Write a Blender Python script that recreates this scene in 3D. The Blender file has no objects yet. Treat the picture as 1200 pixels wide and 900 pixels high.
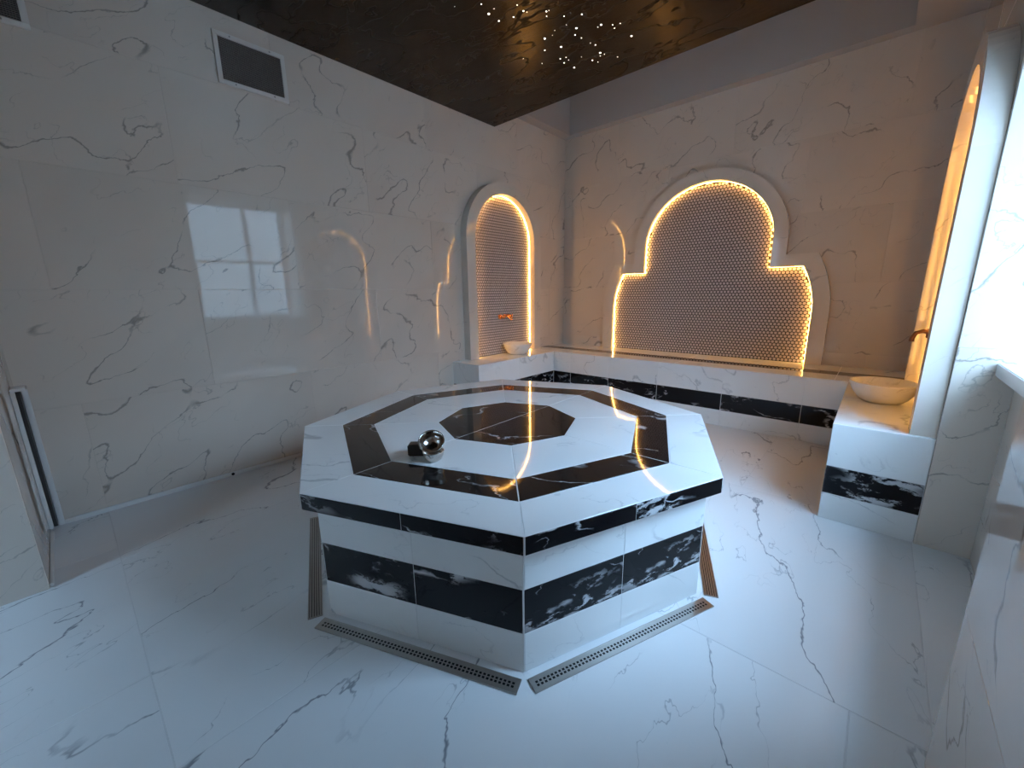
import bpy, bmesh, math, random
from mathutils import Vector, Matrix
random.seed(7)
C = bpy.context.scene.collection
scn = bpy.context.scene
PI = math.pi

# ------------------------------------------------------------ camera, world, exposure
YAW, PITCH, ROLL, FPX = math.radians(132.09), math.radians(12.67), math.radians(-0.83), 471.5
CAM_H = 1.3416
cd = bpy.data.cameras.new('camera')
cam = bpy.data.objects.new('camera', cd)
C.objects.link(cam)
fw = Vector((math.cos(PITCH)*math.cos(YAW), math.cos(PITCH)*math.sin(YAW), -math.sin(PITCH)))
rt = Vector((math.sin(YAW), -math.cos(YAW), 0))
up = rt.cross(fw)
r2 = math.cos(ROLL)*rt + math.sin(ROLL)*up
u2 = -math.sin(ROLL)*rt + math.cos(ROLL)*up
m = Matrix((r2, u2, -fw)).transposed().to_4x4()
m.translation = (0, 0, CAM_H)
cam.matrix_world = m
cd.sensor_fit = 'HORIZONTAL'
cd.sensor_width = 36
cd.lens = 36*FPX/1200
cd.clip_start = 0.01
scn.camera = cam

w = bpy.data.worlds.new('overcast_sky')
scn.world = w
w.use_nodes = True
bg = w.node_tree.nodes['Background']
# evenly overcast sky: three times brighter at the zenith than at the horizon
wn_, wl_ = w.node_tree.nodes, w.node_tree.links
geo = wn_.new('ShaderNodeTexCoord'); sepz = wn_.new('ShaderNodeSeparateXYZ')
wl_.new(geo.outputs['Generated'], sepz.inputs[0])
mr = wn_.new('ShaderNodeMapRange'); mr.inputs[1].default_value = 0.0; mr.inputs[2].default_value = 1.0
mr.inputs[3].default_value = 11.0; mr.inputs[4].default_value = 33.0
wl_.new(sepz.outputs[2], mr.inputs[0]); wl_.new(mr.outputs[0], bg.inputs[1])
bg.inputs[0].default_value = (0.43, 0.70, 1.0, 1)

def portal(name, loc, direction, sx, sy):
    l = bpy.data.lights.new(name, 'AREA')
    l.shape = 'RECTANGLE'; l.size = sx; l.size_y = sy
    l.cycles.is_portal = True
    o = bpy.data.objects.new(name, l); C.objects.link(o)
    o.location = loc
    o.rotation_euler = Vector(direction).to_track_quat('-Z', 'Y').to_euler()
    return o
portal('window_daylight', (0.93, 2.155, 1.9), (-1, 0, 0), 1.42, 1.82)
portal('fill_window_daylight', (-2.325, -1.87, 1.75), (0, 1, 0), 0.77, 1.72)  # portal of the window added behind the camera for fill light

vs = scn.view_settings
vs.view_transform = 'Standard'
try: vs.look = 'None'
except Exception: pass
vs.exposure = 0.30
vs.gamma = 1.0
vs.use_curve_mapping = False
scn.display_settings.display_device = 'sRGB'

# ------------------------------------------------------------ materials
def new_mat(name):
    mt = bpy.data.materials.new(name); mt.use_nodes = True
    nt = mt.node_tree
    return mt, nt, nt.nodes['Principled BSDF']

def plain(name, col, rough=0.5, metal=0.0, noise=0.0, nscale=8, bump=0.0):
    mt, nt, b = new_mat(name)
    b.inputs['Roughness'].default_value = rough
    b.inputs['Metallic'].default_value = metal
    tc = nt.nodes.new('ShaderNodeTexCoord')
    nz = nt.nodes.new('ShaderNodeTexNoise'); nz.inputs['Scale'].default_value = nscale; nz.inputs['Detail'].default_value = 6
    nt.links.new(tc.outputs['Object'], nz.inputs['Vector'])
    mx = nt.nodes.new('ShaderNodeMix'); mx.data_type = 'RGBA'
    mx.inputs[6].default_value = (*[c*(1-noise) for c in col], 1)
    mx.inputs[7].default_value = (*[min(1, c*(1+noise)) for c in col], 1)
    nt.links.new(nz.outputs['Fac'], mx.inputs[0])
    nt.links.new(mx.outputs[2], b.inputs['Base Color'])
    if bump:
        bp = nt.nodes.new('ShaderNodeBump'); bp.inputs['Strength'].default_value = bump; bp.inputs['Distance'].default_value = 0.01
        nt.links.new(nz.outputs['Fac'], bp.inputs['Height']); nt.links.new(bp.outputs['Normal'], b.inputs['Normal'])
    return mt

def math_node(nt, op, a, b=None, clamp=False):
    n = nt.nodes.new('ShaderNodeMath'); n.operation = op; n.use_clamp = clamp
    for i, v in enumerate((a, b)):
        if v is None: continue
        if isinstance(v, (int, float)): n.inputs[i].default_value = v
        else: nt.links.new(v, n.inputs[i])
    return n.outputs[0]

def smooth(nt, val, a, b, lo=0.0, hi=1.0):
    n = nt.nodes.new('ShaderNodeMapRange'); n.interpolation_type = 'SMOOTHSTEP'
    nt.links.new(val, n.inputs[0])
    n.inputs[1].default_value = a; n.inputs[2].default_value = b
    n.inputs[3].default_value = lo; n.inputs[4].default_value = hi
    return n.outputs[0]

def noise(nt, vec, scale, detail=4, rough=0.55, dist=0.0):
    n = nt.nodes.new('ShaderNodeTexNoise')
    n.inputs['Scale'].default_value = scale; n.inputs['Detail'].default_value = detail
    n.inputs['Roughness'].default_value = rough; n.inputs['Distortion'].default_value = dist
    nt.links.new(vec, n.inputs['Vector'])
    return n

def marble(name, base, vein, rough, scale=1.0, width=0.02, amount=1.0, grain=(0.5, 0.65, 0.55), stretch=(1, 1, 0.4), warp=0.3,
           cover=(0.46, 0.6), black=False, wave=0.0, spec=0.5):
    mt, nt, b = new_mat(name)
    L = nt.links
    tc = nt.nodes.new('ShaderNodeTexCoord')
    oi = nt.nodes.new('ShaderNodeObjectInfo')
    off = nt.nodes.new('ShaderNodeCombineXYZ')
    L.new(math_node(nt, 'MULTIPLY', oi.outputs['Random'], 37.0), off.inputs[0])
    L.new(math_node(nt, 'MULTIPLY', oi.outputs['Random'], 91.0), off.inputs[1])
    L.new(math_node(nt, 'MULTIPLY', oi.outputs['Random'], 53.0), off.inputs[2])
    add = nt.nodes.new('ShaderNodeVectorMath'); add.operation = 'ADD'
    mr_ = nt.nodes.new('ShaderNodeMapping')      # turn the grain direction upright, then stretch along it
    mr_.inputs['Rotation'].default_value = Vector(grain).normalized().rotation_difference(Vector((0, 0, 1))).to_euler()
    mp = nt.nodes.new('ShaderNodeMapping'); mp.inputs['Scale'].default_value = [s*scale for s in stretch]
    L.new(tc.outputs['Object'], mr_.inputs['Vector']); L.new(mr_.outputs[0], mp.inputs['Vector'])
    L.new(mp.outputs[0], add.inputs[0]); L.new(off.outputs[0], add.inputs[1])
    # jagged warp
    nw = noise(nt, add.outputs[0], 3.2, 5, 0.6)
    sub = nt.nodes.new('ShaderNodeVectorMath'); sub.operation = 'SUBTRACT'; sub.inputs[1].default_value = (0.5, 0.5, 0.5)
    L.new(nw.outputs['Color'], sub.inputs[0])
    sc = nt.nodes.new('ShaderNodeVectorMath'); sc.operation = 'SCALE'; sc.inputs['Scale'].default_value = warp
    L.new(sub.outputs[0], sc.inputs[0])
    wv = nt.nodes.new('ShaderNodeVectorMath'); wv.operation = 'ADD'
    L.new(add.outputs[0], wv.inputs[0]); L.new(sc.outputs[0], wv.inputs[1])
    n1 = noise(nt, wv.outputs[0], 1.5, 1.5, 0.5)
    d1 = math_node(nt, 'ABSOLUTE', math_node(nt, 'SUBTRACT', n1.outputs['Fac'], 0.5))
    mk = noise(nt, add.outputs[0], 1.7, 3, 0.6)
    mask = smooth(nt, mk.outputs['Fac'], cover[0], cover[1])
    wid = noise(nt, add.outputs[0], 5.0, 2)
    # vein width varies along its run
    dd = math_node(nt, 'DIVIDE', d1, smooth(nt, wid.outputs['Fac'], 0.35, 0.75, 0.35, 1.35))
    v1 = math_node(nt, 'MULTIPLY', smooth(nt, dd, 0.0, width, 1.0, 0.0), mask)
    n2 = noise(nt, wv.outputs[0], 3.4, 2, 0.5)
    d2 = math_node(nt, 'ABSOLUTE', math_node(nt, 'SUBTRACT', n2.outputs['Fac'], 0.47))
    mk2 = noise(nt, add.outputs[0], 2.6, 3, 0.6)
    v2 = math_node(nt, 'MULTIPLY', smooth(nt, d2, 0.0, width*0.6, 0.75 if black else 0.55, 0.0), smooth(nt, mk2.outputs['Fac'], cover[0]+0.05, cover[1]+0.08))
    v = math_node(nt, 'MAXIMUM', v1, v2)
    if black:   # clotted pale clouds inside the dark stone
        n3 = noise(nt, wv.outputs[0], 3.0, 7, 0.68)
        mk3 = noise(nt, add.outputs[0], 1.3, 2, 0.5)
        v3 = math_node(nt, 'MULTIPLY', smooth(nt, n3.outputs['Fac'], 0.54, 0.60), smooth(nt, mk3.outputs['Fac'], 0.46, 0.58))
        v = math_node(nt, 'MAXIMUM', v, v3)
    v = math_node(nt, 'MULTIPLY', v, amount, True)
    cl = noise(nt, add.outputs[0], 0.9, 3, 0.5)
    bc = nt.nodes.new('ShaderNodeMix'); bc.data_type = 'RGBA'
    bc.inputs[6].default_value = (*[c*0.94 for c in base], 1); bc.inputs[7].default_value = (*base, 1)
    L.new(smooth(nt, cl.outputs['Fac'], 0.35, 0.6), bc.inputs[0])
    mx = nt.nodes.new('ShaderNodeMix'); mx.data_type = 'RGBA'
    L.new(v, mx.inputs[0]); L.new(bc.outputs[2], mx.inputs[6]); mx.inputs[7].default_value = (*vein, 1)
    L.new(mx.outputs[2], b.inputs['Base Color'])
    b.inputs['Roughness'].default_value = rough
    b.inputs['Specular IOR Level'].default_value = spec
    if wave:
        nb = noise(nt, tc.outputs['Object'], 2.2, 1, 0.4)
        bp = nt.nodes.new('ShaderNodeBump'); bp.inputs['Strength'].default_value = wave; bp.inputs['Distance'].default_value = 0.01
        L.new(nb.outputs['Fac'], bp.inputs['Height']); L.new(bp.outputs['Normal'], b.inputs['Normal'])
    return mt

def emit(name, col, strength):
    mt = bpy.data.materials.new(name); mt.use_nodes = True
    nt = mt.node_tree
    for n in list(nt.nodes):
        if n.type == 'BSDF_PRINCIPLED': nt.nodes.remove(n)
    e = nt.nodes.new('ShaderNodeEmission'); e.inputs[0].default_value = (*col, 1); e.inputs[1].default_value = strength
    nt.links.new(e.outputs[0], nt.nodes['Material Output'].inputs[0])
    return mt

M = {}
M['wall_tile'] = marble('polished_white_wall_marble', (0.77, 0.675, 0.585), (0.32, 0.275, 0.235), 0.035, 1.7, 0.010, 0.85, stretch=(1, 1, 0.28), cover=(0.42, 0.54), wave=0.03, warp=0.2, spec=0.4)
M['frame_tile'] = marble('polished_pale_frame_marble', (0.80, 0.71, 0.62), (0.42, 0.37, 0.33), 0.08, 1.5, 0.0085, 0.6, stretch=(1, 1, 0.3))
M['floor_tile'] = marble('satin_white_floor_marble', (0.85, 0.85, 0.85), (0.20, 0.21, 0.24), 0.36, 1.2, 0.008, 0.9, grain=(-0.25, 0.95, 0.1), stretch=(1, 1, 0.42), cover=(0.42, 0.54), warp=0.32)
M['white_tile'] = marble('polished_white_marble', (0.90, 0.90, 0.885), (0.42, 0.43, 0.44), 0.05, 1.4, 0.014, 0.6, grain=(0.6, 0.6, -0.45), stretch=(1, 1, 0.35), cover=(0.44, 0.56))
M['black_tile'] = marble('polished_black_marble', (0.006, 0.006, 0.008), (0.62, 0.61, 0.62), 0.05, 2.3, 0.02, 0.95, grain=(0, 0, 1), stretch=(0.7, 0.7, 1.5), black=True, cover=(0.5, 0.62), spec=0.22)
M['black_top'] = marble('polished_black_marble_top', (0.007, 0.005, 0.005), (0.5, 0.48, 0.47), 0.05, 2.2, 0.011, 0.8, grain=(1, 0.5, 0), stretch=(1, 1, 0.5), cover=(0.46, 0.58), spec=0.36)
M['basin'] = marble('carved_white_marble', (0.80, 0.76, 0.71), (0.5, 0.44, 0.4), 0.25, 4.0, 0.02, 0.6)
M['grout'] = plain('white_grout', (0.78, 0.78, 0.77), 0.6, noise=0.05)
M['floor_grout'] = plain('grey_grout', (0.76, 0.76, 0.76), 0.7, noise=0.1)
M['wall_grout'] = plain('pale_wall_grout', (0.70, 0.615, 0.53), 0.5, noise=0.03)
M['plaster'] = plain('grey_plaster', (0.50, 0.47, 0.45), 0.7, noise=0.05, nscale=3)
M['dark_ceiling'] = None
M['white_plastic'] = plain('white_plastic', (0.88, 0.86, 0.83), 0.4, noise=0.04)
M['white_metal'] = plain('white_painted_metal', (0.80, 0.76, 0.71), 0.4, noise=0.05)
M['black_void'] = plain('black_void', (0.006, 0.006, 0.006), 0.8)
M['dark_grille'] = plain('dark_grille_metal', (0.20, 0.18, 0.16), 0.5, 0.2, noise=0.3, nscale=60)
M['steel'] = plain('brushed_steel', (0.42, 0.39, 0.36), 0.34, 1.0, noise=0.1, nscale=40)
M['silver'] = plain('hammered_silver_metal', (0.62, 0.57, 0.52), 0.16, 1.0, noise=0.15, nscale=50, bump=0.25)
M['dark_block'] = plain('dark_grey_block', (0.035, 0.032, 0.030), 0.45, noise=0.2)
M['copper'] = plain('copper_metal', (0.72, 0.30, 0.13), 0.22, 1.0, noise=0.1)
M['bronze'] = plain('dark_bronze_metal', (0.20, 0.09, 0.05), 0.3, 1.0, noise=0.15)
M['mosaic'] = plain('cream_mosaic_piece', (0.70, 0.61, 0.60), 0.42, noise=0.13, nscale=22)
M['mosaic_grout'] = plain('dark_brown_grout', (0.012, 0.008, 0.007), 0.9, noise=0.2)
M['led'] = emit('warm_led_diffuser', (1.0, 0.50, 0.105), 50.0)
M['star'] = emit('star_point', (1.0, 0.93, 0.82), 9.0)
M['facade'] = plain('grey_facade', (0.50, 0.46, 0.42), 0.8, noise=0.15, nscale=2)
M['street'] = plain('grey_paving', (0.22, 0.22, 0.22), 0.9, noise=0.15, nscale=2)
M['dark_pane'] = plain('dark_window_pane', (0.04, 0.05, 0.06), 0.08)
M['window_frame'] = plain('white_window_frame', (0.75, 0.76, 0.77), 0.35, noise=0.03)

def glass_mat():
    mt, nt, b = new_mat('window_glass')
    b.inputs['Base Color'].default_value = (0.95, 0.98, 1, 1)
    b.inputs['Roughness'].default_value = 0.0
    tr = nt.nodes.new('ShaderNodeBsdfTransparent'); tr.inputs[0].default_value = (0.95, 0.97, 1.0, 1)
    gl = nt.nodes.new('ShaderNodeBsdfGlossy'); gl.inputs['Roughness'].default_value = 0.02
    mx = nt.nodes.new('ShaderNodeMixShader')
    mx.inputs[0].default_value = 0.05; nt.links.new(tr.outputs[0], mx.inputs[1]); nt.links.new(gl.outputs[0], mx.inputs[2])
    nt.links.new(mx.outputs[0], nt.nodes['Material Output'].inputs[0])
    return mt
M['glass'] = glass_mat()

def dark_ceiling_mat():
    mt, nt, b = new_mat('dark_brown_lacquered_ceiling')
    tc = nt.nodes.new('ShaderNodeTexCoord')
    mp = nt.nodes.new('ShaderNodeMapping'); mp.inputs['Rotation'].default_value = (0, 0, math.radians(42)); mp.inputs['Scale'].default_value = (1, 2.2, 1)
    nt.links.new(tc.outputs['Object'], mp.inputs[0])
    n1 = noise(nt, mp.outputs[0], 2.2, 8, 0.65, 0.6)
    mx = nt.nodes.new('ShaderNodeMix'); mx.data_type = 'RGBA'
    nt.links.new(smooth(nt, n1.outputs['Fac'], 0.35, 0.65), mx.inputs[0])
    mx.inputs[6].default_value = (0.001, 0.0006, 0.0004, 1); mx.inputs[7].default_value = (0.003, 0.0016, 0.001, 1); b.inputs['Specular IOR Level'].default_value = 0.36; b.inputs['Specular Tint'].default_value = (1.0, 0.72, 0.5, 1)
    nt.links.new(mx.outputs[2], b.inputs['Base Color'])
    n2 = noise(nt, mp.outputs[0], 2.0, 3, 0.55, 0.3)
    d = math_node(nt, 'ABSOLUTE', math_node(nt, 'SUBTRACT', n2.outputs['Fac'], 0.5))
    groove = smooth(nt, d, 0.0, 0.02, 1.0, 0.0)
    nt.links.new(math_node(nt, 'ADD', math_node(nt, 'MULTIPLY', groove, 0.4), 0.25), b.inputs['Roughness'])
    bp = nt.nodes.new('ShaderNodeBump'); bp.inputs['Strength'].default_value = 0.16; bp.inputs['Distance'].default_value = 0.02
    h = math_node(nt, 'SUBTRACT', n1.outputs['Fac'], math_node(nt, 'MULTIPLY', groove, 0.25))
    nt.links.new(h, bp.inputs['Height']); nt.links.new(bp.outputs['Normal'], b.inputs['Normal'])
    return mt
M['dark_ceiling'] = dark_ceiling_mat()

# ------------------------------------------------------------ builders
def link(name, me, mat, parent, loc):
    """me holds world coordinates minus loc; loc is the world location of the origin"""
    o = bpy.data.objects.new(name, me); C.objects.link(o)
    me.materials.clear(); me.materials.append(mat)
    loc = Vector(loc)
    if parent is not None:
        o.parent = parent
        q = parent; base = Vector((0, 0, 0))
        while q is not None:
            base += q.location; q = q.parent
        o.location = loc - base
    else:
        o.location = loc
    return o

def from_verts(name, vs_, fs, mat, parent=None, loc=None, smooth_=False):
    vs_ = [Vector(v) for v in vs_]
    if loc is None:
        mn = [min(v[i] for v in vs_) for i in range(3)]; mxv = [max(v[i] for v in vs_) for i in range(3)]
        loc = Vector(((mn[0]+mxv[0])/2, (mn[1]+mxv[1])/2, mn[2]))
    loc = Vector(loc)
    me = bpy.data.meshes.new(name)
    me.from_pydata([tuple(v-loc) for v in vs_], [], fs)
    me.update()
    if smooth_:
        for p in me.polygons: p.use_smooth = True
    return link(name, me, mat, parent, loc)

def fix_normals(o):
    bm = bmesh.new(); bm.from_mesh(o.data)
    bmesh.ops.recalc_face_normals(bm, faces=bm.faces); bm.to_mesh(o.data); bm.free()
    return o

def box(name, x0, x1, y0, y1, z0, z1, mat, parent=None, bev=0.0, loc=None):
    vs_ = [(x, y, z) for z in (z0, z1) for x, y in ((x0, y0), (x1, y0), (x1, y1), (x0, y1))]
    fs = [(3, 2, 1, 0), (4, 5, 6, 7), (0, 1, 5, 4), (1, 2, 6, 5), (2, 3, 7, 6), (3, 0, 4, 7)]
    o = from_verts(name, vs_, fs, mat, parent, loc)
    if bev:
        bm = bmesh.new(); bm.from_mesh(o.data)
        bmesh.ops.bevel(bm, geom=bm.edges[:], offset=bev, segments=2, affect='EDGES')
        bm.to_mesh(o.data); bm.free()
    return o

class MB:
    """collects boxes / tubes / lathes into one mesh"""
    def __init__(s): s.v = []; s.f = []
    def add(s, vs_, fs):
        n = len(s.v); s.v += [Vector(v) for v in vs_]; s.f += [tuple(i+n for i in f) for f in fs]
    def box(s, x0, x1, y0, y1, z0, z1):
        s.add([(x, y, z) for z in (z0, z1) for x, y in ((x0, y0), (x1, y0), (x1, y1), (x0, y1))],
              [(3, 2, 1, 0), (4, 5, 6, 7), (0, 1, 5, 4), (1, 2, 6, 5), (2, 3, 7, 6), (3, 0, 4, 7)])
    def tube(s, pts, r, n=10, cap=True):
        pts = [Vector(p) for p in pts]; rs = r if isinstance(r, (list, tuple)) else [r]*len(pts)
        vs_, fs = [], []
        ref = Vector((0, 0, 1))
        for i, p in enumerate(pts):
            t = (pts[min(i+1, len(pts)-1)] - pts[max(i-1, 0)]).normalized()
            a = t.cross(ref)
            if a.length < 1e-3: a = t.cross(Vector((1, 0, 0)))
            a.normalize(); bb = t.cross(a)
            for k in range(n):
                q = 2*PI*k/n
                vs_.append(p + (a*math.cos(q)+bb*math.sin(q))*rs[i])
        for i in range(len(pts)-1):
            for k in range(n):
                fs.append((i*n+k, i*n+(k+1) % n, (i+1)*n+(k+1) % n, (i+1)*n+k))
        if cap:
            fs.append(tuple(range(n-1, -1, -1))); fs.append(tuple((len(pts)-1)*n+k for k in range(n)))
        s.add(vs_, fs)
    def build(s, name, mat, parent=None, loc=None, smooth_=False):
        return fix_normals(from_verts(name, s.v, s.f, mat, parent, loc, smooth_))

def empty(name, loc):
    o = bpy.data.objects.new(name, None); C.objects.link(o); o.location = loc; o.empty_display_size = 0.1
    return o
def tag(o, label, cat, group=None):
    o['label'] = label; o['category'] = cat
    if group: o['group'] = group
    return o
def struct(o, label=None):
    o['kind'] = 'structure'
    if label: o['label'] = label
    return o

def inset(poly, n, g):
    """inset a convex planar polygon by g"""
    res = []; k = len(poly)
    for i in range(k):
        a, b, c = poly[i-1], poly[i], poly[(i+1) % k]
        e1 = (b-a).normalized(); e2 = (c-b).normalized()
        i1 = n.cross(e1); i2 = n.cross(e2)
        den = 1 + i1.dot(i2)
        res.append(b + (i1+i2)*(g/den))
    return res

def piece(name, pts, th, mat, parent, gap=0.004, tilt=0.0, ch=0.0015):
    """one tile: planar convex polygon (wound anticlockwise seen from its visible side), th thick outward"""
    pts = [Vector(p) for p in pts]
    n = (pts[1]-pts[0]).cross(pts[2]-pts[1]).normalized()
    a = inset(pts, n, gap/2); b = [p + n*(th-ch) for p in a]; c = [p + n*ch for p in inset(b, n, ch)]
    k = len(a); cen = sum(a, Vector((0, 0, 0)))/k
    fs = [tuple(range(k-1, -1, -1)), tuple(range(2*k, 3*k))]
    for i in range(k):
        j = (i+1) % k
        fs.append((i, j, k+j, k+i)); fs.append((k+i, k+j, 2*k+j, 2*k+i))
    o = from_verts(name, a+b+c, fs, mat, parent, cen)
    if tilt:
        e = (pts[1]-pts[0]).normalized(); f = n.cross(e)
        o.rotation_mode = 'QUATERNION'
        from mathutils import Quaternion
        o.rotation_quaternion = Quaternion(e, random.uniform(-tilt, tilt)) @ Quaternion(f, random.uniform(-tilt, tilt))
    return o

def tile_rect(parent, o, u, v, us, vs_, mat, th=0.008, gap=0.0025, tilt=0.0012, name='tile', mats=None, stag=None):
    """rows of tiles on a plane: corner o, axes u, v (u x v points to the room)"""
    o, u, v = Vector(o), Vector(u), Vector(v)
    for j in range(len(vs_)-1):
        uu = stag[j % len(stag)] if stag else us
        uu = [min(max(q, us[0]), us[-1]) for q in uu]
        uu = [uu[0]] + [uu[i] for i in range(1, len(uu)) if uu[i] > uu[i-1] + 1e-4]
        for i in range(len(uu)-1):
            P = [o+u*uu[i]+v*vs_[j], o+u*uu[i+1]+v*vs_[j], o+u*uu[i+1]+v*vs_[j+1], o+u*uu[i]+v*vs_[j+1]]
            mm = mats[j] if mats else mat
            piece(name, P, th, mm, parent, gap, tilt)

def steps(a, b, st, first=None):
    r = [a]; q = a + (first if first else st)
    while q < b - 0.03: r.append(q); q += st
    r.append(b); return r

T = 0.008                       # tile thickness; wall faces below are the finished tile faces
G = 0.0018                      # depth of the joints
XL, YB, XR, YF = -3.554, 5.117, 0.305, 2.86
BH = 0.59
BANDS = [0.0, 0.162, 0.335]

# ------------------------------------------------------------ setting: floor
fl = struct(box('floor', -3.7, 1.0, -1.95, 5.3, -0.20, -0.0012, M['floor_grout']))
fl['label'] = 'white veined marble tile floor'
def floor_row(y0, y1, xs):
    for i in range(len(xs)-1):
        x0, x1 = xs[i], xs[i+1]
        piece('tile', [(x0, y0, -T), (x1, y0, -T), (x1, y1, -T), (x0, y1, -T)], T, M['floor_tile'], fl, 0.003, 0.0)
floor_row(-1.69, 0.0, [-3.55, -2.95, -1.80, -0.35, 0.60])
floor_row(0.0, 1.50, [-3.55, -2.795, -1.345, 0.105, 0.60])
floor_row(1.50, 3.0, [-3.55, -2.35, -0.9, 0.30, 0.60])
floor_row(3.0, 4.40, [-3.55, -2.0, -0.55, 0.30])

# ------------------------------------------------------------ setting: walls
wl = struct(box('wall_left', XL-0.2, XL-G, -0.30, YB+0.2, -0.2, 4.30, M['wall_grout']), 'polished white marble tiled wall with air vents')
tile_rect(wl, (XL-T, 0, 0), (0, 1, 0), (0, 0, 1), [-0.24, 0.0, 1.36, 2.72, 4.08, YB], [0.0, 0.04+0.68, 1.40, 2.08, 2.76, 3.42], M['wall_tile'],
          stag=[[-0.24, 0.0, 1.36, 2.72, 4.08, YB], [-0.24, 0.68, 2.04, 3.40, 4.76, YB]])
wb = struct(box('wall_back', XL-0.2, 1.0, YB+G, YB+0.2, -0.2, 4.30, M['wall_grout']), 'polished white marble tiled wall behind the long bench')
tile_rect(wb, (0, YB+T, 0), (1, 0, 0), (0, 0, 1), [XL, -2.75, -1.39, -0.03, XR], [0.0, 0.72, 1.40, 2.08, 2.76, 3.40], M['wall_tile'],
          stag=[[XL, -2.75, -1.39, -0.03, XR], [XL, -3.43, -2.07, -0.71, XR]])
wr = struct(box('wall_right', XR+G, 1.0, YF+G, YB+G, -0.2, 4.30, M['wall_grout']), 'tiled right wall holding the grazing lit niche')
tile_rect(wr, (XR+T, 0, 0), (0, -1, 0), (0, 0, 1), [-YB, -4.1, -2.87], [0.0, 0.72, 1.40, 2.08, 2.76, 3.40], M['wall_tile'])
tile_rect(wr, (0, YF+T, 0), (1, 0, 0), (0, 0, 1), [XR, 0.90], [0.0, 1.06, 2.42, 3.42], M['wall_tile'])
# low wall below the window, near pier, wall behind the camera, left pier
ws = struct(box('wall_window', 0.51+G, 0.92, 1.44, YF, -0.2, 0.935, M['wall_grout']), 'tiled low wall below the window sill')
tile_rect(ws, (0.51+T, 0, 0), (0, -1, 0), (0, 0, 1), [-YF, -1.45], [0.0, 0.47, 0.935], M['wall_tile'])
wh = struct(box('wall_window_head', 0.51, 0.92, 1.44, YF, 2.80, 4.30, M['plaster']), 'plastered wall above the window')
wp = struct(box('wall_pier', 0.275+G, 0.98, 0.70, 1.45-G, -0.2, 4.30, M['wall_grout']), 'polished marble pier beside the window')
tile_rect(wp, (0.275+T, 0, 0), (0, -1, 0), (0, 0, 1), [-1.45, -0.70], [0.0, 0.515, 1.87, 3.39], M['wall_tile'])
tile_rect(wp, (0, 1.45-T, 0), (-1, 0, 0), (0, 0, 1), [-0.92, -0.275], [0.0, 0.515, 1.87, 3.39], M['wall_tile'])
wn = struct(box('wall_near', 0.62, 0.98, -1.95, 0.70, -0.2, 4.30, M['wall_tile']), 'marble wall beside the camera')
wf = empty('wall_front', (-1.5, -1.8, 0)); struct(wf, 'wall behind the camera with an added window')
box('wall_panel', -3.7, -2.70, -1.95, -1.70, -0.2, 4.30, M['wall_tile'], wf)
box('wall_panel', -1.95, 0.98, -1.95, -1.70, -0.2, 4.30, M['wall_tile'], wf)
box('wall_panel', -2.70, -1.95, -1.95, -1.70, -0.2, 0.90, M['wall_tile'], wf)
box('wall_panel', -2.70, -1.95, -1.95, -1.70, 2.60, 4.30, M['wall_tile'], wf)
lp = struct(box('wall_left_pier', -4.30, -2.76-G, -1.70, -0.25-G, -0.2, 4.30, M['wall_grout']), 'white marble pier standing out from the left wall')
tile_rect(lp, (-2.76-T, 0, 0), (0, 1, 0), (0, 0, 1), [-1.70, -0.25], [0.0, 1.36, 2.72, 3.4], M['wall_tile'])
tile_rect(lp, (0, -0.25-T, 0), (-1, 0, 0), (0, 0, 1), [2.76, -XL], [0.0, 1.36, 2.72, 3.4], M['wall_tile'])

# ceiling and bulkhead (a shallow tray)
struct(box('ceiling', -4.30, 1.0, -1.95, 5.32, 4.30, 3.90, M['plaster']), 'plain plaster ceiling above the dark star panel')
struct(box('trim_1', XL, -3.41, -0.25, YB, 3.40, 4.30, M['plaster']), 'narrow plaster bulkhead along the left wall')
struct(box('trim_2', -3.41, -0.094, 5.00, YB, 3.40, 4.30, M['plaster']), 'narrow plaster bulkhead above the long bench')
struct(box('trim_3', -0.094, 0.51, 1.45, YB, 3.40, 4.30, M['plaster']), 'wide plaster bulkhead above the right niche')

# ------------------------------------------------------------ outside the windows: added sky-blocking houses, street
def house(label, x0, x1, y0, y1, h, face):  # unseen house, added to block low sky so daylight enters steeply
    root = empty('sky_blocking_house', ((x0+x1)/2, (y0+y1)/2, -0.6)); tag(root, label, 'building', 'added houses outside the windows')
    box('facade', x0, x1, y0, y1, -0.6, h, M['facade'], root)
    for k in range(5):
        for z in (0.6, 3.4):
            if face == 'x':
                y = y0+(y1-y0)*(k+0.5)/5
                box('window', x0-0.04, x0-0.002, y-0.5, y+0.5, z, z+1.5, M['dark_pane'], root)
            else:
                x = x0+(x1-x0)*(k+0.5)/5
                box('window', x-0.5, x+0.5, y1+0.002, y1+0.04, z, z+1.5, M['dark_pane'], root)
house('grey house front added opposite the marble sill window to block low sky', 6.5, 8.5, -8, 12, 3.9, 'x')
house('grey house front added outside the rear window to limit its daylight', -9, 5.5, -9.5, -7.5, 9.5, 'y')
struct(box('ground', -12, 9, -10, 12, -0.8, -0.6, M['street']), 'paved street outside')

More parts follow.
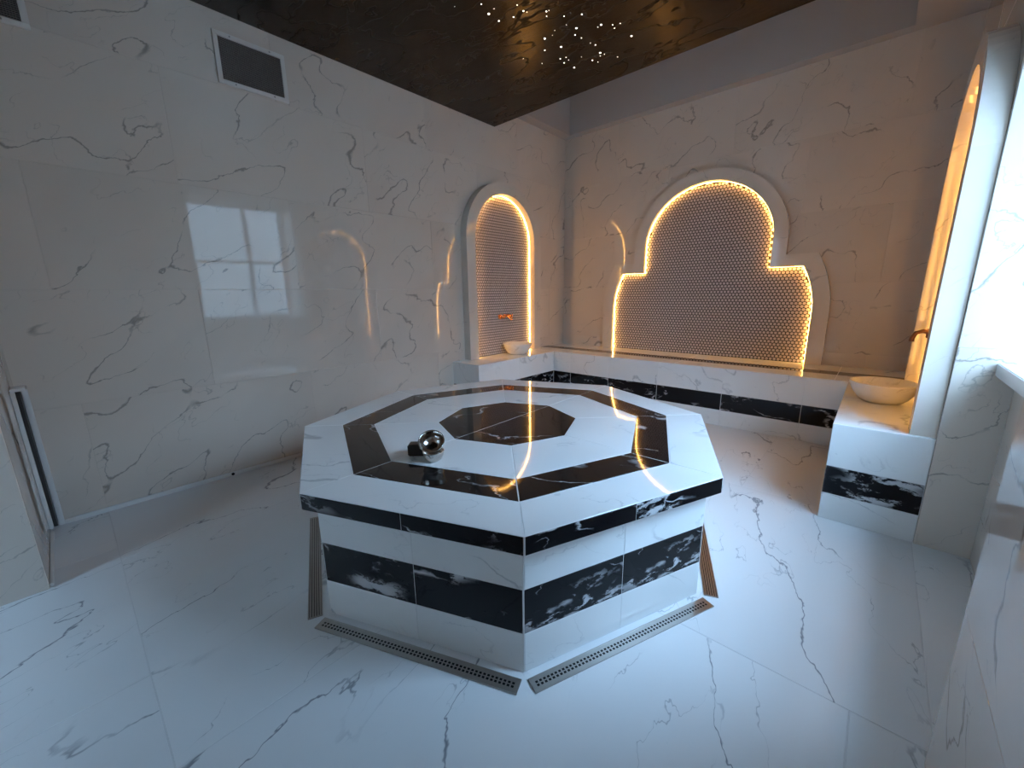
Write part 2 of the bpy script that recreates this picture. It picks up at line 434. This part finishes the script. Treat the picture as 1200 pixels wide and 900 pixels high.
# ------------------------------------------------------------ windows
def window(name, y0, y1, x, z0, z1, label, along='y', c=0.0, mullion=0.6):
    root = empty(name, (x, (y0+y1)/2, z0) if along == 'y' else ((y0+y1)/2, x, z0)); struct(root, label)
    def bx(nm, a0, a1, z0_, z1_, d0, d1, mat, par=root):
        if along == 'y': return box(nm, x+d0, x+d1, a0, a1, z0_, z1_, mat, par)
        return box(nm, a0, a1, x+d0, x+d1, z0_, z1_, mat, par)
    f = 0.06
    bx('window_frame', y0, y0+f, z0, z1, -0.03, 0.03, M['window_frame']); bx('window_frame', y1-f, y1, z0, z1, -0.03, 0.03, M['window_frame'])
    bx('window_frame', y0+f, y1-f, z0, z0+f, -0.03, 0.03, M['window_frame']); bx('window_frame', y0+f, y1-f, z1-f, z1, -0.03, 0.03, M['window_frame'])
    ym = y0+(y1-y0)*mullion; zm = z0+(z1-z0)*0.5
    bx('mullion', ym-0.03, ym+0.03, z0+f, z1-f, -0.028, 0.028, M['window_frame'])
    for a0, a1 in ((y0+f, ym-0.03), (ym+0.03, y1-f)):
        bx('glazing_bar', a0, a1, zm-0.02, zm+0.02, -0.025, 0.025, M['window_frame'])
        bx('pane', a0, a1, z0+f, zm-0.02, -0.004, 0.004, M['glass']); bx('pane', a0, a1, zm+0.02, z1-f, -0.004, 0.004, M['glass'])
    return root
w1 = window('window_1', 1.45, YF, 0.86, 1.0, 2.80, 'white framed window above the marble sill')
box('window_sill', 0.44, 0.90, 1.452, YF-0.002, 0.937, 0.998, M['white_tile'], w1, 0.004)
window('fill_window', -2.70, -1.95, -1.80, 0.90, 2.60, 'white framed window added behind the camera for fill daylight', along='x')  # added opening, lights the near floor and platform front from behind

# white plastic profile along the foot of the left wall and up its corner
t4 = empty('trim_4', (XL+0.02, -0.2, 0)); struct(t4, 'white plastic edge profile with a dark slot')
box('profile_strip', XL+0.001, XL+0.022, -0.19, 2.925, 0.001, 0.028, M['white_plastic'], t4, 0.003)
box('profile_upright', XL+0.001, XL+0.020, -0.215, -0.19, 0.001, 0.855, M['white_plastic'], t4, 0.003)
box('profile_upright', XL+0.085, XL+0.115, -0.249, -0.232, 0.03, 0.855, M['white_plastic'], t4, 0.003)
box('profile_cap', XL+0.001, XL+0.115, -0.249, -0.19, 0.856, 0.872, M['white_plastic'], t4, 0.003)
box('profile_slot', XL+0.001, XL+0.085, -0.249, -0.216, 0.03, 0.855, M['dark_block'], t4)
box('profile_foot', XL+0.115, -2.77, -0.249, -0.236, 0.001, 0.02, M['white_plastic'], t4, 0.003)
mb = MB(); mb.tube([(XL+0.022, 0.69, 0.016), (XL+0.0245, 0.69, 0.016)], 0.011, 12); mb.build('screw_hole', M['black_void'], t4)

# ------------------------------------------------------------ octagonal platform
OC = Vector((-1.5916, 1.7178, 0))
R0, R1, R2, R3, RB = 1.209, 0.987, 0.798, 0.419, 1.150
ZS = 0.520
def ov(i, R, z): a = math.radians(-45+45*i); return Vector((OC.x+R*math.cos(a), OC.y+R*math.sin(a), z))
pf = empty('octagonal_platform', (OC.x, OC.y, 0))
tag(pf, 'octagonal tiled marble platform with black and white rings in the room centre', 'platform')
def oct_prism(name, R, z0, z1, mat):
    v = [ov(i, R, z0) for i in range(8)] + [ov(i, R, z1) for i in range(8)]
    return from_verts(name, v, [tuple(range(7, -1, -1)), tuple(range(8, 16))] + [(i, (i+1) % 8, 8+(i+1) % 8, 8+i) for i in range(8)], mat, pf, (OC.x, OC.y, z0))
dT = T/math.cos(math.radians(22.5))
oct_prism('core', RB-0.0012, 0.001, ZS-0.001, M['grout'])
oct_prism('slab_core', R0-0.0012, ZS, BH-0.0012, M['grout'])
for i in range(8):
    j = (i+1) % 8
    # top: three rings of trapezoids
    for ra, rb_, mt, nm in ((R0, R1, 'white_tile', 'outer_tile'), (R1, R2, 'black_top', 'black_ring_tile'), (R2, R3, 'white_tile', 'inner_tile')):
        piece(nm, [ov(i, ra, BH-T), ov(j, ra, BH-T), ov(j, rb_, BH-T), ov(i, rb_, BH-T)], T, M[mt], pf, 0.004, 0.0008)
    # slab edge and sides: two pieces per side
    def side(nm, R, z0, z1, mt):
        a, b = ov(i, R-dT, 0), ov(j, R-dT, 0); mid = (a+b)/2
        for p, q in ((a, mid), (mid, b)):
            piece(nm, [(p.x, p.y, z0), (q.x, q.y, z0), (q.x, q.y, z1), (p.x, p.y, z1)], T, M[mt], pf, 0.002, 0.0006, 0.001)
    side('slab_edge_tile', R0, ZS, BH-0.001, 'black_tile')
    side('side_tile', RB, 0.002, 0.165, 'white_tile'); side('black_band_tile', RB, 0.165, 0.345, 'black_tile'); side('side_tile', RB, 0.345, ZS, 'white_tile')
ctr = [ov(i, R3, BH-T) for i in range(8)]
piece('centre_tile', [ctr[7], ctr[0], ctr[1], ctr[2], ctr[3]], T, M['black_top'], pf, 0.004, 0.0005)
piece('centre_tile', [ctr[3], ctr[4], ctr[5], ctr[6], ctr[7]], T, M['black_top'], pf, 0.004, 0.0005)

# ------------------------------------------------------------ linear drains round the platform
def drain(i, label, slots=False):
    a0, b0 = ov(i, RB+0.034, 0), ov((i+1) % 8, RB+0.034, 0)
    e = (b0-a0).normalized(); nrm = Vector((e.y, -e.x, 0)); Lr = (b0-a0).length
    a = a0 + e*0.012; Lr -= 0.024; W = 0.058
    root = empty('floor_drain', (a+e*Lr/2+nrm*W/2)); tag(root, label, 'drain', 'linear drains round the platform')
    P = lambda s, t, z: a + e*s + nrm*t + Vector((0, 0, z))
    def bar(mbx, s0, s1, t0, t1, z0, z1):
        mbx.add([P(s, t, z) for z in (z0, z1) for s, t in ((s0, t0), (s1, t0), (s1, t1), (s0, t1))],
                [(3, 2, 1, 0), (4, 5, 6, 7), (0, 1, 5, 4), (1, 2, 6, 5), (2, 3, 7, 6), (3, 0, 4, 7)])
    ch = MB(); bar(ch, 0.002, Lr-0.002, 0.002, W-0.002, 0.0003, 0.0012); ch.build('channel', M['black_void'], root)
    fr = MB(); h = 0.006
    bar(fr, 0, Lr, 0, 0.004, 0.0013, h); bar(fr, 0, Lr, W-0.004, W, 0.0013, h); bar(fr, 0, 0.004, 0.004, W-0.004, 0.0013, h); bar(fr, Lr-0.004, Lr, 0.004, W-0.004, 0.0013, h)
    fr.build('frame', M['steel'], root)
    cv = MB()
    if slots:
        for k in range(5): bar(cv, 0.004, Lr-0.004, 0.006+k*0.0098, 0.012+k*0.0098, 0.0018, 0.005)
    else:
        n = 54; c = (Lr-0.03)/n; zt = 0.005
        cw = 0.013; t0s = (W/2-cw, W/2)
        bar(cv, 0.004, Lr-0.004, 0.004, W/2-cw, 0.0018, zt); bar(cv, 0.004, Lr-0.004, W/2+cw, W-0.004, 0.0018, zt)
        bar(cv, 0.004, 0.015, W/2-cw, W/2+cw, 0.0018, zt); bar(cv, Lr-0.015, Lr-0.004, W/2-cw, W/2+cw, 0.0018, zt)
        for k in range(n):
            for tt in t0s:
                s0 = 0.015+k*c
                sq = [(s0, tt), (s0+c, tt), (s0+c, tt+cw), (s0, tt+cw)]
                cx_, cy_ = s0+c/2, tt+cw/2
                hx, hy = c*0.30, cw*0.33
                ho = [(cx_-hx, cy_-hy), (cx_+hx, cy_-hy), (cx_+hx, cy_+hy), (cx_-hx, cy_+hy)]
                cv.add([P(s, t, zt) for s, t in sq+ho], [(q, (q+1) % 4, 4+(q+1) % 4, 4+q) for q in range(4)])
    o = cv.build('perforated_cover' if not slots else 'slotted_cover', M['steel'], root)
    return root
drain(7, 'perforated steel floor drain at the platform side nearer the metal bowls')
drain(0, 'perforated steel floor drain at the platform side facing the window sill')
drain(6, 'slotted steel floor drain at the platform side facing the vented wall', True)
drain(1, 'slotted steel floor drain at the platform side facing the oval basin block', True)

# ------------------------------------------------------------ benches
def bench(name, label, x0, x1, y0, y1, faces, top_us, top_along, inlay=None):
    """faces: list of (o, u, length, breaks); top tiles"""
    root = empty(name, ((x0+x1)/2, (y0+y1)/2, 0)); tag(root, label, 'bench', 'tiled benches along the walls')
    ins = {'xp': 0, 'xn': 0, 'yn': 0}
    for f in faces: ins[f[0]] = 0.0012
    box('core', x0+ins['xn'], x1-ins['xp'], y0+ins['yn'], y1, 0.001, BH-0.0012, M['grout'], root)
    for f, br in faces:
        zs = [0.002, BANDS[1], BANDS[2], BH-0.001]
        mats = [M['white_tile'], M['black_tile'], M['white_tile']]
        nm = 'front_tile'
        if f == 'yn': o, u = (0, y0+T, 0), (1, 0, 0)
        if f == 'xp': o, u = (x1-T, 0, 0), (0, 1, 0)
        if f == 'xn': o, u = (x0+T, 0, 0), (0, -1, 0)
        tile_rect(root, o, u, (0, 0, 1), br, zs, None, mats=mats, gap=0.003, tilt=0.0006, name=nm)
    return root
# back bench
b1 = bench('tiled_bench', 'long white marble bench with black band below the wide lobed niche', XL+0.001, XR-0.001, 4.295, YB-0.001,
           [('yn', [-3.126, -2.86, -2.32, -1.72, -1.06, -0.40, -0.108])], None, None)
for ya, yb, mt, nm in ((4.295, 4.57, 'white_tile', 'seat_tile'), (4.57, 4.75, 'black_top', 'inlay_tile'), (4.75, YB-0.001, 'white_tile', 'seat_tile')):
    xs = [XL+0.001, -2.9, -1.55, -0.2, XR-0.001]
    for i in range(4):
        piece(nm, [(xs[i], ya, BH-T), (xs[i+1], ya, BH-T), (xs[i+1], yb, BH-T), (xs[i], yb, BH-T)], T, M[mt], b1, 0.003, 0.0004)
b2 = bench('tiled_bench', 'white marble bench with black band below the tall arched niche with copper tap', XL+0.001, -3.126, 2.93, 4.294,
           [('xp', [2.93, 3.60, 4.294]), ('yn', [XL+0.001, -3.126])], None, None)
for ya, yb in ((2.93, 3.42), (3.42, 4.294)):
    piece('seat_tile', [(XL+0.001, ya, BH-T), (-3.126, ya, BH-T), (-3.126, yb, BH-T), (XL+0.001, yb, BH-T)], T, M['white_tile'], b2, 0.003, 0.0004)
b3 = bench('tiled_bench', 'white marble bench block with black band beside the pillar and window sill', -0.108, XR-0.001, YF, 4.294,
           [('xn', [-4.294, -3.6, -YF]), ('yn', [-0.108, XR-0.001])], None, None)
for ya, yb in ((YF, 3.6), (3.6, 4.294)):
    piece('seat_tile', [(-0.108, ya, BH-T), (XR-0.001, ya, BH-T), (XR-0.001, yb, BH-T), (-0.108, yb, BH-T)], T, M['white_tile'], b3, 0.003, 0.0004)

# ------------------------------------------------------------ lit niches
def arch_outline(h, zs, z0, n=28):
    p = [(-h, z0), (-h, zs)]
    p += [(-h*math.cos(PI*k/n), zs+h*math.sin(PI*k/n)) for k in range(1, n)]
    return p + [(h, zs), (h, z0)]
def lobed_outline(hb, hs, zk, zn, ha, zc, top, z0, n=32):
    """base half width hb, straight to zk, curving in to hs at shoulder zn, arch half width ha centred zc, reaching top"""
    left = [(-hb, z0), (-hb, zk)]
    for k in range(1, 9):
        t = k/8; left.append((-(hb-(hb-hs)*t*t), zk+(zn-zk)*t))
    left += [(-ha, zn), (-ha, zc)]
    arc = [(-ha*math.cos(PI*k/n), zc+(top-zc)*math.sin(PI*k/n)) for k in range(1, n)]
    return left + arc + [(-x, z) for x, z in reversed(left)]

def in_poly(x, y, P):
    c = False; j = len(P)-1
    for i in range(len(P)):
        if (P[i][1] > y) != (P[j][1] > y) and x < (P[j][0]-P[i][0])*(y-P[i][1])/(P[j][1]-P[i][1])+P[i][0]: c = not c
        j = i
    return c
def offset_line(P, d):
    """offset an open outline inward (to its right when walking left foot -> top -> right foot)"""
    out = []
    for i in range(len(P)):
        a = Vector(P[max(i-1, 0)]); b = Vector(P[i]); c = Vector(P[min(i+1, len(P)-1)])
        ns = []
        for p, q in ((a, b), (b, c)):
            e = q-p
            if e.length > 1e-6: e.normalize(); ns.append(Vector((e.y, -e.x)))
        if len(ns) == 1: nn = ns[0]
        else:
            den = max(0.3, 1+ns[0].dot(ns[1])); nn = (ns[0]+ns[1])/den
        out.append((b.x+nn.x*d, b.y+nn.y*d))
    return out

def niche(label, W3, inner, outer, proud, cuts, loc, pitch=0.036, led_d=0.012):
    """W3(u, z, d): wall coordinates -> world, d = distance out of the wall"""
    root = empty('wall_niche', loc); tag(root, label, 'niche', 'lit mosaic niches')
    n = len(inner)
    for a, b in zip(cuts[:-1], cuts[1:]):
        v, f = [], []
        for k in range(a, b+1):
            (ix, iz), (ox, oz) = inner[k], outer[k]
            v += [W3(ix, iz, 0.001), W3(ix, iz, proud), W3(ox, oz, proud), W3(ox, oz, 0.001)]
        mcount = b-a+1
        for k in range(mcount-1):
            for q in range(4):
                f.append((4*k+q, 4*k+(q+1) % 4, 4*(k+1)+(q+1) % 4, 4*(k+1)+q))
        f.append((3, 2, 1, 0)); e = 4*(mcount-1); f.append((e, e+1, e+2, e+3))
        fix_normals(from_verts('frame_piece', v, f, M['frame_tile'], root))
    # backing, mosaic pieces, LED strip
    bk = offset_line(inner, 0.0005)
    v = [W3(u, z, 0.001) for u, z in bk] + [W3(u, z, 0.006) for u, z in bk]
    f = [tuple(range(n)), tuple(range(2*n-1, n-1, -1))] + [(k, (k+1) % n, n+(k+1) % n, n+k) for k in range(n)]
    fix_normals(from_verts('mosaic_backing', v, f, M['mosaic_grout'], root))
    lim = offset_line(inner, pitch*0.35)
    us = [p[0] for p in inner]; zs = [p[1] for p in inner]
    mb = MB(); row = 0; z = min(zs)+pitch*0.5; r = pitch*0.44; K = 8
    while z < max(zs):
        u = min(us) + (pitch*0.5 if row % 2 else 0) + pitch*0.5
        while u < max(us):
            if in_poly(u, z, lim):
                jit = random.uniform(0, 0.0012)
                c0 = [W3(u+r*math.cos(2*PI*q/K+PI/8), z+r*math.sin(2*PI*q/K+PI/8), 0.006) for q in range(K)]
                c1 = [W3(u+r*0.9*math.cos(2*PI*q/K+PI/8), z+r*0.9*math.sin(2*PI*q/K+PI/8), 0.0095+jit) for q in range(K)]
                mb.add(c0+c1, [tuple(range(K, 2*K))] + [(q, (q+1) % K, K+(q+1) % K, K+q) for q in range(K)])
            u += pitch
        z += pitch*0.866; row += 1
    mo = mb.build('mosaic', M['mosaic'], root); mo['kind'] = 'stuff'
    # LED tape on the reveal, shining inward out of a white channel
    for nm, o0, o1, d0, d1, mt in (('led_channel', 0.0012, 0.006, 0.0112, 0.0122+led_d, M['white_plastic']), ('led_strip', 0.0062, 0.0072, 0.0118, 0.0118+led_d, M['led'])):
        lo, li = offset_line(inner, o0), offset_line(inner, o1)
        v, f = [], []
        for k in range(n):
            for (pu, pz), d in ((lo[k], d0), (lo[k], d1), (li[k], d1), (li[k], d0)):
                v.append(W3(pu, max(pz, BH+0.004), d))
        for k in range(n-1):
            for q in range(4): f.append((4*k+q, 4*k+(q+1) % 4, 4*(k+1)+(q+1) % 4, 4*(k+1)+q))
        f += [(3, 2, 1, 0), (4*n-4, 4*n-3, 4*n-2, 4*n-1)]
        fix_normals(from_verts(nm, v, f, mt, root))
    return root
Z0 = BH+0.001
# wide niche in the back wall
ni = lobed_outline(1.10, 0.98, 1.12, 1.575, 0.69, 1.86, 2.525, Z0)
no = lobed_outline(1.24, 1.09, 1.12, 1.69, 0.82, 1.86, 2.645, Z0)
NB = len(ni)
niche('wide lobed mosaic niche outlined in warm light above the long bench', lambda u, z, d: Vector((-1.602+u, YB-d, z)), ni, no, 0.065,
      [0, 9, 11, NB//2, NB-12, NB-10, NB-1], (-1.602, YB, BH))
ai = arch_outline(0.525, 1.955, Z0); ao = arch_outline(0.657, 1.955, Z0); NA = len(ai)
niche('tall arched mosaic niche with copper tap on the vented wall', lambda u, z, d: Vector((XL+d, 3.775+u, z)), ai, ao, 0.10,
      [0, 1, NA-2, NA-1], (XL, 3.775, BH))
niche('tall arched niche seen edge on beside the pillar with dark bronze tap', lambda u, z, d: Vector((XR-d, 3.535+u, z)), ai, ao, 0.098,
      [0, 1, NA-2, NA-1], (XR, 3.545, BH), led_d=0.009)

# ------------------------------------------------------------ basins and taps
def lathe(profile, loc, n=48, sx=1, sy=1):
    mb = MB(); v, f = [], []
    for r, z in profile:
        for k in range(n):
            a = 2*PI*k/n; v.append(Vector((loc[0]+r*sx*math.cos(a), loc[1]+r*sy*math.sin(a), loc[2]+z)))
    for i in range(len(profile)-1):
        for k in range(n): f.append((i*n+k, i*n+(k+1) % n, (i+1)*n+(k+1) % n, (i+1)*n+k))
    f.append(tuple(range(n-1, -1, -1))); f.append(tuple((len(profile)-1)*n+k for k in range(n)))
    mb.add(v, f); return mb
BAS = [(0.085, 0.0), (0.105, 0.004), (0.135, 0.03), (0.163, 0.075), (0.182, 0.125), (0.186, 0.134), (0.180, 0.138), (0.172, 0.132), (0.15, 0.085), (0.115, 0.048), (0.06, 0.03), (0.014, 0.027)]
def basin(loc, label):
    root = empty('stone_basin', loc); tag(root, label, 'basin', 'carved stone basins')
    lathe(BAS, loc).build('bowl', M['basin'], root, loc, True)
    lathe([(0.02, 0.0275), (0.02, 0.031), (0.012, 0.032)], loc, 20).build('drain_cap', M['copper'], root, None, True)
basin((-3.355, 3.83, BH+0.001), 'round carved marble basin under the copper tap in the tall niche')
basin((0.092, 3.635, BH+0.001), 'round carved marble basin on the bench block beside the pillar')

def tap(label, W3, mat, loc, z=1.06):
    root = empty('wall_tap', loc); tag(root, label, 'tap', 'wall taps over the basins')
    for s in (-1, 1):
        h = MB(); h.tube([W3(s*0.085, z, 0.010), W3(s*0.085, z, 0.018)], 0.027, 16); h.tube([W3(s*0.085, z, 0.018), W3(s*0.085, z, 0.05)], 0.012, 12)
        for q in range(4):
            a = q*PI/2+PI/4
            h.tube([W3(s*0.085, z, 0.055), W3(s*0.085+0.034*math.cos(a), z+0.034*math.sin(a), 0.058)], [0.008, 0.0065], 8)
        h.tube([W3(s*0.085, z, 0.05), W3(s*0.085, z, 0.066)], [0.015, 0.010], 12)
        h.build('handle', mat, root, None, True)
    b = MB(); b.tube([W3(-0.085, z, 0.035), W3(0.085, z, 0.035)], 0.013, 12); b.build('body', mat, root, None, True)
    sp = MB(); sp.tube([W3(0, z, 0.010), W3(0, z, 0.02)], 0.024, 16)
    sp.tube([W3(0, z, 0.02), W3(0, z+0.012, 0.05), W3(0, z+0.02, 0.085), W3(0, z+0.008, 0.115), W3(0, z-0.025, 0.128), W3(0, z-0.045, 0.129)], [0.014, 0.014, 0.013, 0.012, 0.0125, 0.014], 14)
    sp.build('spout', mat, root, None, True)
tap('copper wall tap in the tall arched niche on the vented wall', lambda u, z, d: Vector((XL+d, 3.79+u, z)), M['copper'], (XL+0.01, 3.79, 1.02))
tap('dark bronze wall tap above the basin beside the pillar', lambda u, z, d: Vector((XR-d, 3.545+u, z)), M['bronze'], (XR-0.01, 3.545, 1.02))

# ------------------------------------------------------------ bowls and block on the platform
BP = [(0.022, 0.0), (0.030, 0.001), (0.044, 0.012), (0.053, 0.032), (0.056, 0.052), (0.059, 0.056), (0.057, 0.058), (0.053, 0.053), (0.049, 0.033), (0.040, 0.016), (0.020, 0.007), (0.005, 0.006)]
def metal_bowl(label, loc, k, tiltx=None):
    prof = [(r*k, z*k) for r, z in BP]
    mb = lathe(prof, (0, 0, 0), 40)
    o = mb.build('metal_bowl', M['silver'], None, (0, 0, 0), True)
    o.location = loc
    if tiltx: o.rotation_euler = tiltx
    tag(o, label, 'bowl', 'metal bowls on the platform')
    return o
metal_bowl('hammered silver bowl standing upright under the tilted bowl', (-1.445, 1.050, BH+0.0005), 0.86)
tb = metal_bowl('hammered silver bowl tipped forward on top of the upright bowl', (-1.460, 1.058, BH+0.058), 1.02)
tb.rotation_mode = 'AXIS_ANGLE'; tb.rotation_axis_angle = (math.radians(38), 0.67, 0.742, 0)
blk = box('dark_block', -0.062, 0.050, -0.030, 0.030, 0.0, 0.056, M['dark_block'], None, 0.005, (0, 0, 0))
blk.location = (-1.549, 1.060, BH+0.0005); blk.rotation_euler = (0, 0, math.radians(42))
tag(blk, 'small dark rectangular block lying beside the silver bowls', 'block')

# ------------------------------------------------------------ vents
def vent(label, y0, y1, z0, z1):
    root = empty('air_vent', (XL, (y0+y1)/2, z0)); tag(root, label, 'vent', 'air vents high on the wall')
    f = 0.028; x = XL+0.001
    for a in ((y0, y1, z0, z0+f), (y0, y1, z1-f, z1), (y0, y0+f, z0+f, z1-f), (y1-f, y1, z0+f, z1-f)):
        box('frame_bar', x, x+0.014, a[0], a[1], a[2], a[3], M['white_metal'], root, 0.002)
    box('backing', x, x+0.002, y0+f, y1-f, z0+f, z1-f, M['black_void'], root)
    mb = MB(); n = 26; ih = (z1-z0-2*f)/n
    for k in range(n):
        zc = z0+f+ih*(k+0.5)
        mb.box(x+0.004, x+0.009, y0+f, y1-f, zc-ih*0.22, zc+ih*0.22)
    g = mb.build('louvre_grille', M['dark_grille'], root); g['kind'] = 'stuff'
    mb = MB(); n = 34; iw = (y1-y0-2*f)/n
    for k in range(n):
        yc = y0+f+iw*(k+0.5); mb.box(x+0.003, x+0.006, yc-iw*0.12, yc+iw*0.12, z0+f, z1-f)
    g = mb.build('grille_wires', M['dark_grille'], root); g['kind'] = 'stuff'
    for yy in (y0+0.10, y1-0.10):
        for zz in (z0+f/2, z1-f/2):
            s = MB(); s.tube([(x+0.014, yy, zz), (x+0.0165, yy, zz)], 0.005, 10); s.build('screw', M['steel'], root)
vent('dark louvred air vent with white frame, whole and nearer the lit niches', 1.003, 1.449, 2.77, 3.085)
vent('dark louvred air vent with white frame beside the left pier', -0.235, 0.165, 2.735, 3.05)

# ------------------------------------------------------------ star ceiling panel
sp = empty('star_ceiling_panel', (-1.8, 1.05, 3.2)); tag(sp, 'dark brown glossy ceiling panel dotted with tiny star lights', 'ceiling panel')
box('panel_board', XL+0.004, -0.13, -1.60, 3.695, 3.2, 3.28, M['dark_ceiling'], sp)
for x in (-3.0, -1.8, -0.6):
    for y in (-1.0, 1.2, 3.3):
        mb = MB(); mb.tube([(x, y, 3.28), (x, y, 4.30)], 0.006, 8); mb.build('hanger_rod', M['steel'], sp)
ST = [(-2.22,2.21),(-2.25,2.31),(-2.06,2.45),(-2.15,2.45),(-1.95,2.56),(-2.14,2.79),(-2.11,2.96),(-1.90,2.85),(-1.79,2.75),(-1.75,2.94),(-1.65,3.21),
      (-1.93,3.24),(-2.20,3.28),(-2.22,3.16),(-2.03,3.29),(-2.21,3.09),(-2.23,2.91),(-2.25,2.41),(-1.95,2.91)]
BIG = {(-2.25,2.31),(-2.14,2.79),(-2.11,2.96),(-1.90,2.85),(-1.75,2.94),(-1.65,3.21),(-1.93,3.24),(-2.20,3.28)}
pts = [(x, y, 0.0062 if (x, y) in BIG else 0.0042) for x, y in ST]
for k in range(34):
    pts.append((random.gauss(-1.95, 0.20), random.uniform(2.1, 3.45), random.choice((0.0018, 0.0024, 0.003))))
for x, y, r in pts:
    v = [Vector((x, y, 3.2-r*0.8))]; f = []
    for k in range(8): v.append(Vector((x+r*math.cos(k*PI/4), y+r*math.sin(k*PI/4), 3.1998)))
    f = [(0, 1+(k+1) % 8, 1+k) for k in range(8)] + [tuple(range(1, 9))]
    fix_normals(from_verts('star_light', v, f, M['star'], sp))
